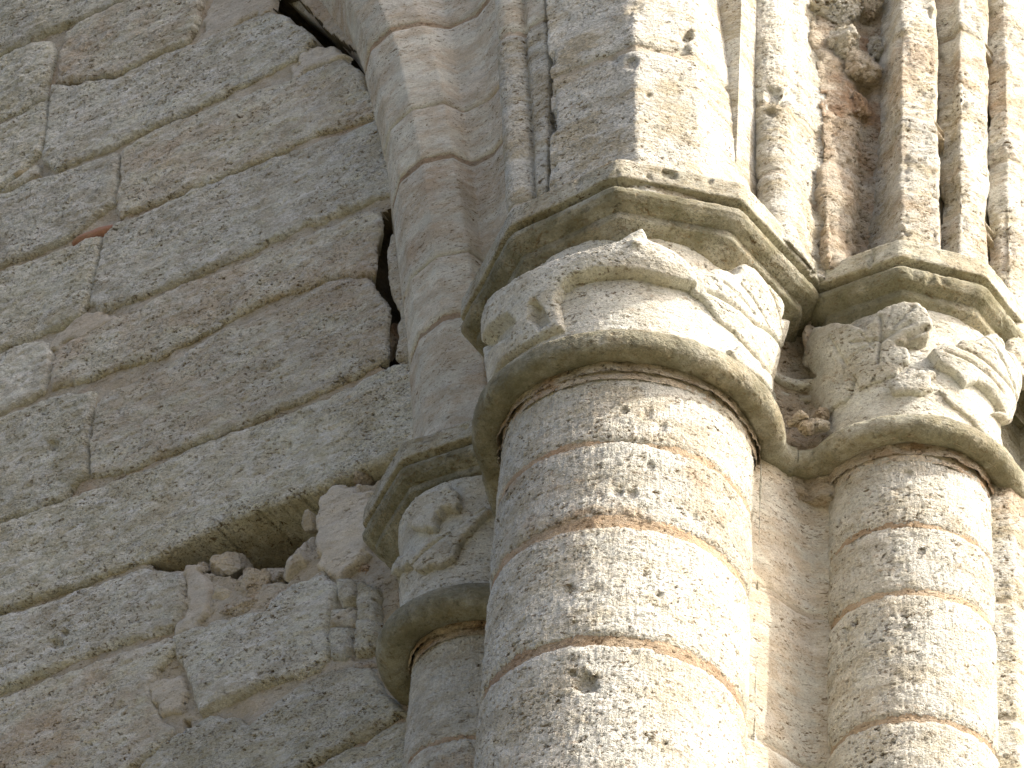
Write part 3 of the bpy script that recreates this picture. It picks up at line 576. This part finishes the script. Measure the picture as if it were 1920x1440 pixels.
# ================================================================== mouldings that rise above the capitals
def zof(px, py, y): return float(at_y(px, py, y)[2])
ZT = .57
rib = thing('arch_moulding', 'shaded roll moulding with wavy orange joints curving up to the left along the cracked wall', 'arch moulding', (-.7, .42, .55), 'arch mouldings springing from the capitals')
ri = [feat(.56, [(534, 0), (616, 60), (668, 112), (700, 168), (725, 316), (742, 480), (762, 640), (772, 800)]), feat(.45, [(632, 0), (664, 70), (690, 165), (728, 316), (745, 480), (765, 640), (775, 800)]),
      feat(.385, [(655, 0), (690, 80), (712, 160), (745, 310), (765, 480), (785, 640), (795, 800)]), feat(.355, [(710, 0), (745, 90), (765, 180), (795, 320), (815, 480), (835, 640), (845, 800)]),
      feat(.375, [(775, 0), (803, 80), (826, 150), (855, 320), (880, 480), (902, 640), (915, 800)]),
      feat(.425, [(830, 0), (850, 80), (865, 180), (888, 325), (905, 480), (925, 640), (940, 800)]), feat(.42, [(885, 0), (905, 100), (917, 190), (925, 330), (935, 480), (950, 640)]), feat(.37, [(935, 0), (955, 150), (965, 330), (975, 480), (990, 640)])]
jz = [zof(x, y, yy) for x, y, yy in ((800, 825, .36), (790, 612, .36), (795, 492, .36), (790, 303, .36), (790, 200, .36), (720, 62, .36))]
jz = [min(jz[0], .5)]+jz[1:]+[3.1]
gp = [0, .010, .003, .012, .003, .014, 0]
rm = [M['rib'][1], M['rib'][0], M['rib'][1], M['rib'][0], M['rib'][0], M['rib'][1]]
for i in range(6):
    sweep('voussoir', ri, jz[i]+gp[i]/2, jz[i+1]-gp[i+1]/2, rm[i], rib, 900+i*19, ends=(i > 0, i < 5), amp=.0025, back=.1, wav=.006)
    if i: sweep('mortar_joint', ri, jz[i]-gp[i]/2-.008, jz[i]+gp[i]/2+.008, M['joint' if gp[i] > .005 else 'mortar'], rib, 950+i, ends=(False, False), amp=.002, off=-.007, back=.1, wav=.006)

pier = thing('pilaster', 'faceted pilaster rising over the largest capital, shaded left and bright on the right', 'pilaster', (.1, -.1, .57))
pi_ = [fixed(-.14, -.10), feat(-.22, [(931, 0), (941, 140), (954, 395)]), .030, feat(-.225, [(983, 0), (993, 140), (1007, 375)]), feat(-.246, [(986, 0), (997, 140), (1009, 375)]), feat(-.252, [(1019, 0), (1026, 144), (1024, 362)]), feat(-.20, [(1050, 0), (1058, 144), (1052, 350)])]
stack(pi_, [ZT-.06, zof(980, 385, -.24), zof(960, 62, -.25), 2.0], [M['pier'], M['pier'], M['rib'][0]], pier, 1000, name='roll', gap=.008, amp=.003)
pf = [fixed(-.06, -.10), feat(-.262, [(1023, 0), (1031, 144), (1029, 362)]), feat(-.265, [(1189, 0), (1191, 81), (1196, 308)]), feat(-.172, [(1300, 0), (1306, 128), (1306, 333)]), feat(-.010, [(1359, 0), (1390, 200), (1406, 352)]), feat(.06, [(1362, 0), (1391, 200), (1406, 352)])]
stack(pf, [ZT-.08, zof(1190, 84, -.265), 2.0], [M['pier'], M['pier']], pier, 1050, gap=.010, chip=.010, amp=.004, wav=.008)
V, F = box(-.12, .26, -.05, .6, .5, 2.3); build('core', V, F, M['pier'], pier, out=lambda c: c-np.array([.07, .2, 1.4]), smooth=False)

roll = thing('arch_moulding', 'round roll moulding beside the bright pilaster face, with a broken notch in it', 'arch moulding', (.33, .06, .57), 'arch mouldings springing from the capitals')
rr_ = [fixed(.24, .06), feat(.050, [(1366, 0), (1394, 200), (1408, 352)]), feat(.045, [(1392, 0), (1408, 200), (1418, 352)]), .036, feat(.060, [(1473, 0), (1484, 200), (1488, 340)]), feat(.085, [(1480, 0), (1490, 200), (1498, 340)]), feat(.105, [(1500, 0), (1508, 200), (1508, 380)]), feat(.150, [(1512, 0), (1528, 200), (1524, 460)]), feat(.17, [(1525, 0), (1550, 200), (1546, 460)])]
stack(rr_, [ZT-.05, zof(1450, 335, .04), zof(1450, 200, .04), 2.1], [M['jamb'], M['jamb'], M['drum'][0]], roll, 1100, name='voussoir', gap=.008, amp=.004, chip=.006)

jamb = thing('arch_moulding', 'deeply grooved rough mouldings in full sun over the right capital', 'arch moulding', (.6, .3, .57), 'arch mouldings springing from the capitals')
ja = [fixed(.36, .42), feat(.31, [(1640, 0), (1620, 250), (1604, 470)]), feat(.262, [(1672, 0), (1664, 250), (1655, 470)]), feat(.218, [(1690, 0), (1690, 230), (1691, 455)]), feat(.272, [(1752, 0), (1757, 300), (1762, 470)]), feat(.36, [(1750, 0), (1755, 300), (1762, 470)])]
stack(ja, [ZT-.1, zof(1720, 225, .25), 2.2], [M['jamb']], jamb, 1200, gap=.003, name='voussoir', amp=.008, chip=.012)
jb = [fixed(.5, .5), feat(.350, [(1752, 0), (1758, 300), (1764, 470)]), feat(.352, [(1785, 0), (1785, 300), (1785, 480)]), feat(.330, [(1799, 0), (1801, 200), (1800, 480)]), feat(.400, [(1848, 0), (1850, 200), (1850, 480)]), feat(.48, [(1846, 0), (1848, 200), (1850, 480)])]
stack(jb, [ZT-.15, zof(1820, 400, .36), zof(1820, 62, .36), 2.3], [M['jamb']], jamb, 1250, gap=.008, name='voussoir', amp=.010, chip=.014)
jc = [fixed(.58, .6), feat(.46, [(1848, 0), (1850, 200), (1852, 480)]), feat(.455, [(1884, 0), (1888, 200), (1893, 520)]), feat(.54, [(1950, 0), (1960, 500)]), feat(.64, [(1950, 0), (1965, 500)]), feat(.60, [(1990, 0), (2005, 500)]), feat(.72, [(2060, 0), (2070, 500)])]
stack(jc, [ZT-.2, zof(1900, 300, .47), 2.3], [M['jamb']], jamb, 1280, gap=.006, name='voussoir', amp=.010, chip=.012)

# broken core of the wall showing between the roll and the grooved mouldings
core = thing('rubble_core', 'broken ochre rubble core exposed in the recess between the roll moulding and the grooved ones', 'rubble', (.42, .3, .57))
ci = [fixed(.28, .19), feat(.150, [(1515, 0), (1540, 200), (1552, 460)]), feat(.205, [(1568, 0), (1592, 200), (1600, 460)]), feat(.262, [(1622, 0), (1622, 200), (1610, 460)]), feat(.285, [(1668, 0), (1658, 250), (1632, 470)])]
sweep('rough_face', ci, ZT-.03, 2.2, M['warm'], core, 1300, amp=.017, sp=.0036, chip=.02)
for i, (px, py, y, r) in enumerate(((1572, 20, .21, (.055, .05, .06)), (1618, 14, .25, (.05, .04, .04)), (1574, 88, .205, (.045, .04, .045)), (1606, 130, .245, (.05, .04, .045)), (1640, 100, .285, (.03, .03, .06)), (1604, 205, .25, (.035, .035, .05)))):
    lump('rubble_stone', at_y(px, py, y), r, M['warm' if i % 2 else 'jamb'], core, 1400+i*7, amp=.55)
# crumbly filling in the angle between the two front capitals
ci = [fixed(.16, .20), fixed(.215, .19), fixed(.245, .235), fixed(.265, .265), fixed(.30, .26), fixed(.33, .28)]
sweep('mortar_fill', ci, .02, .50, M['warm'], cap1, 1500, amp=.016, back=.2, ends=(False, False))
ci = [fixed(.19, .17), fixed(.235, .205), fixed(.262, .25), fixed(.275, .295)]
sweep('mortar_fill', ci, .03, .085, M['warm'], cap1, 1520, amp=.014, back=.2, ends=(False, False))
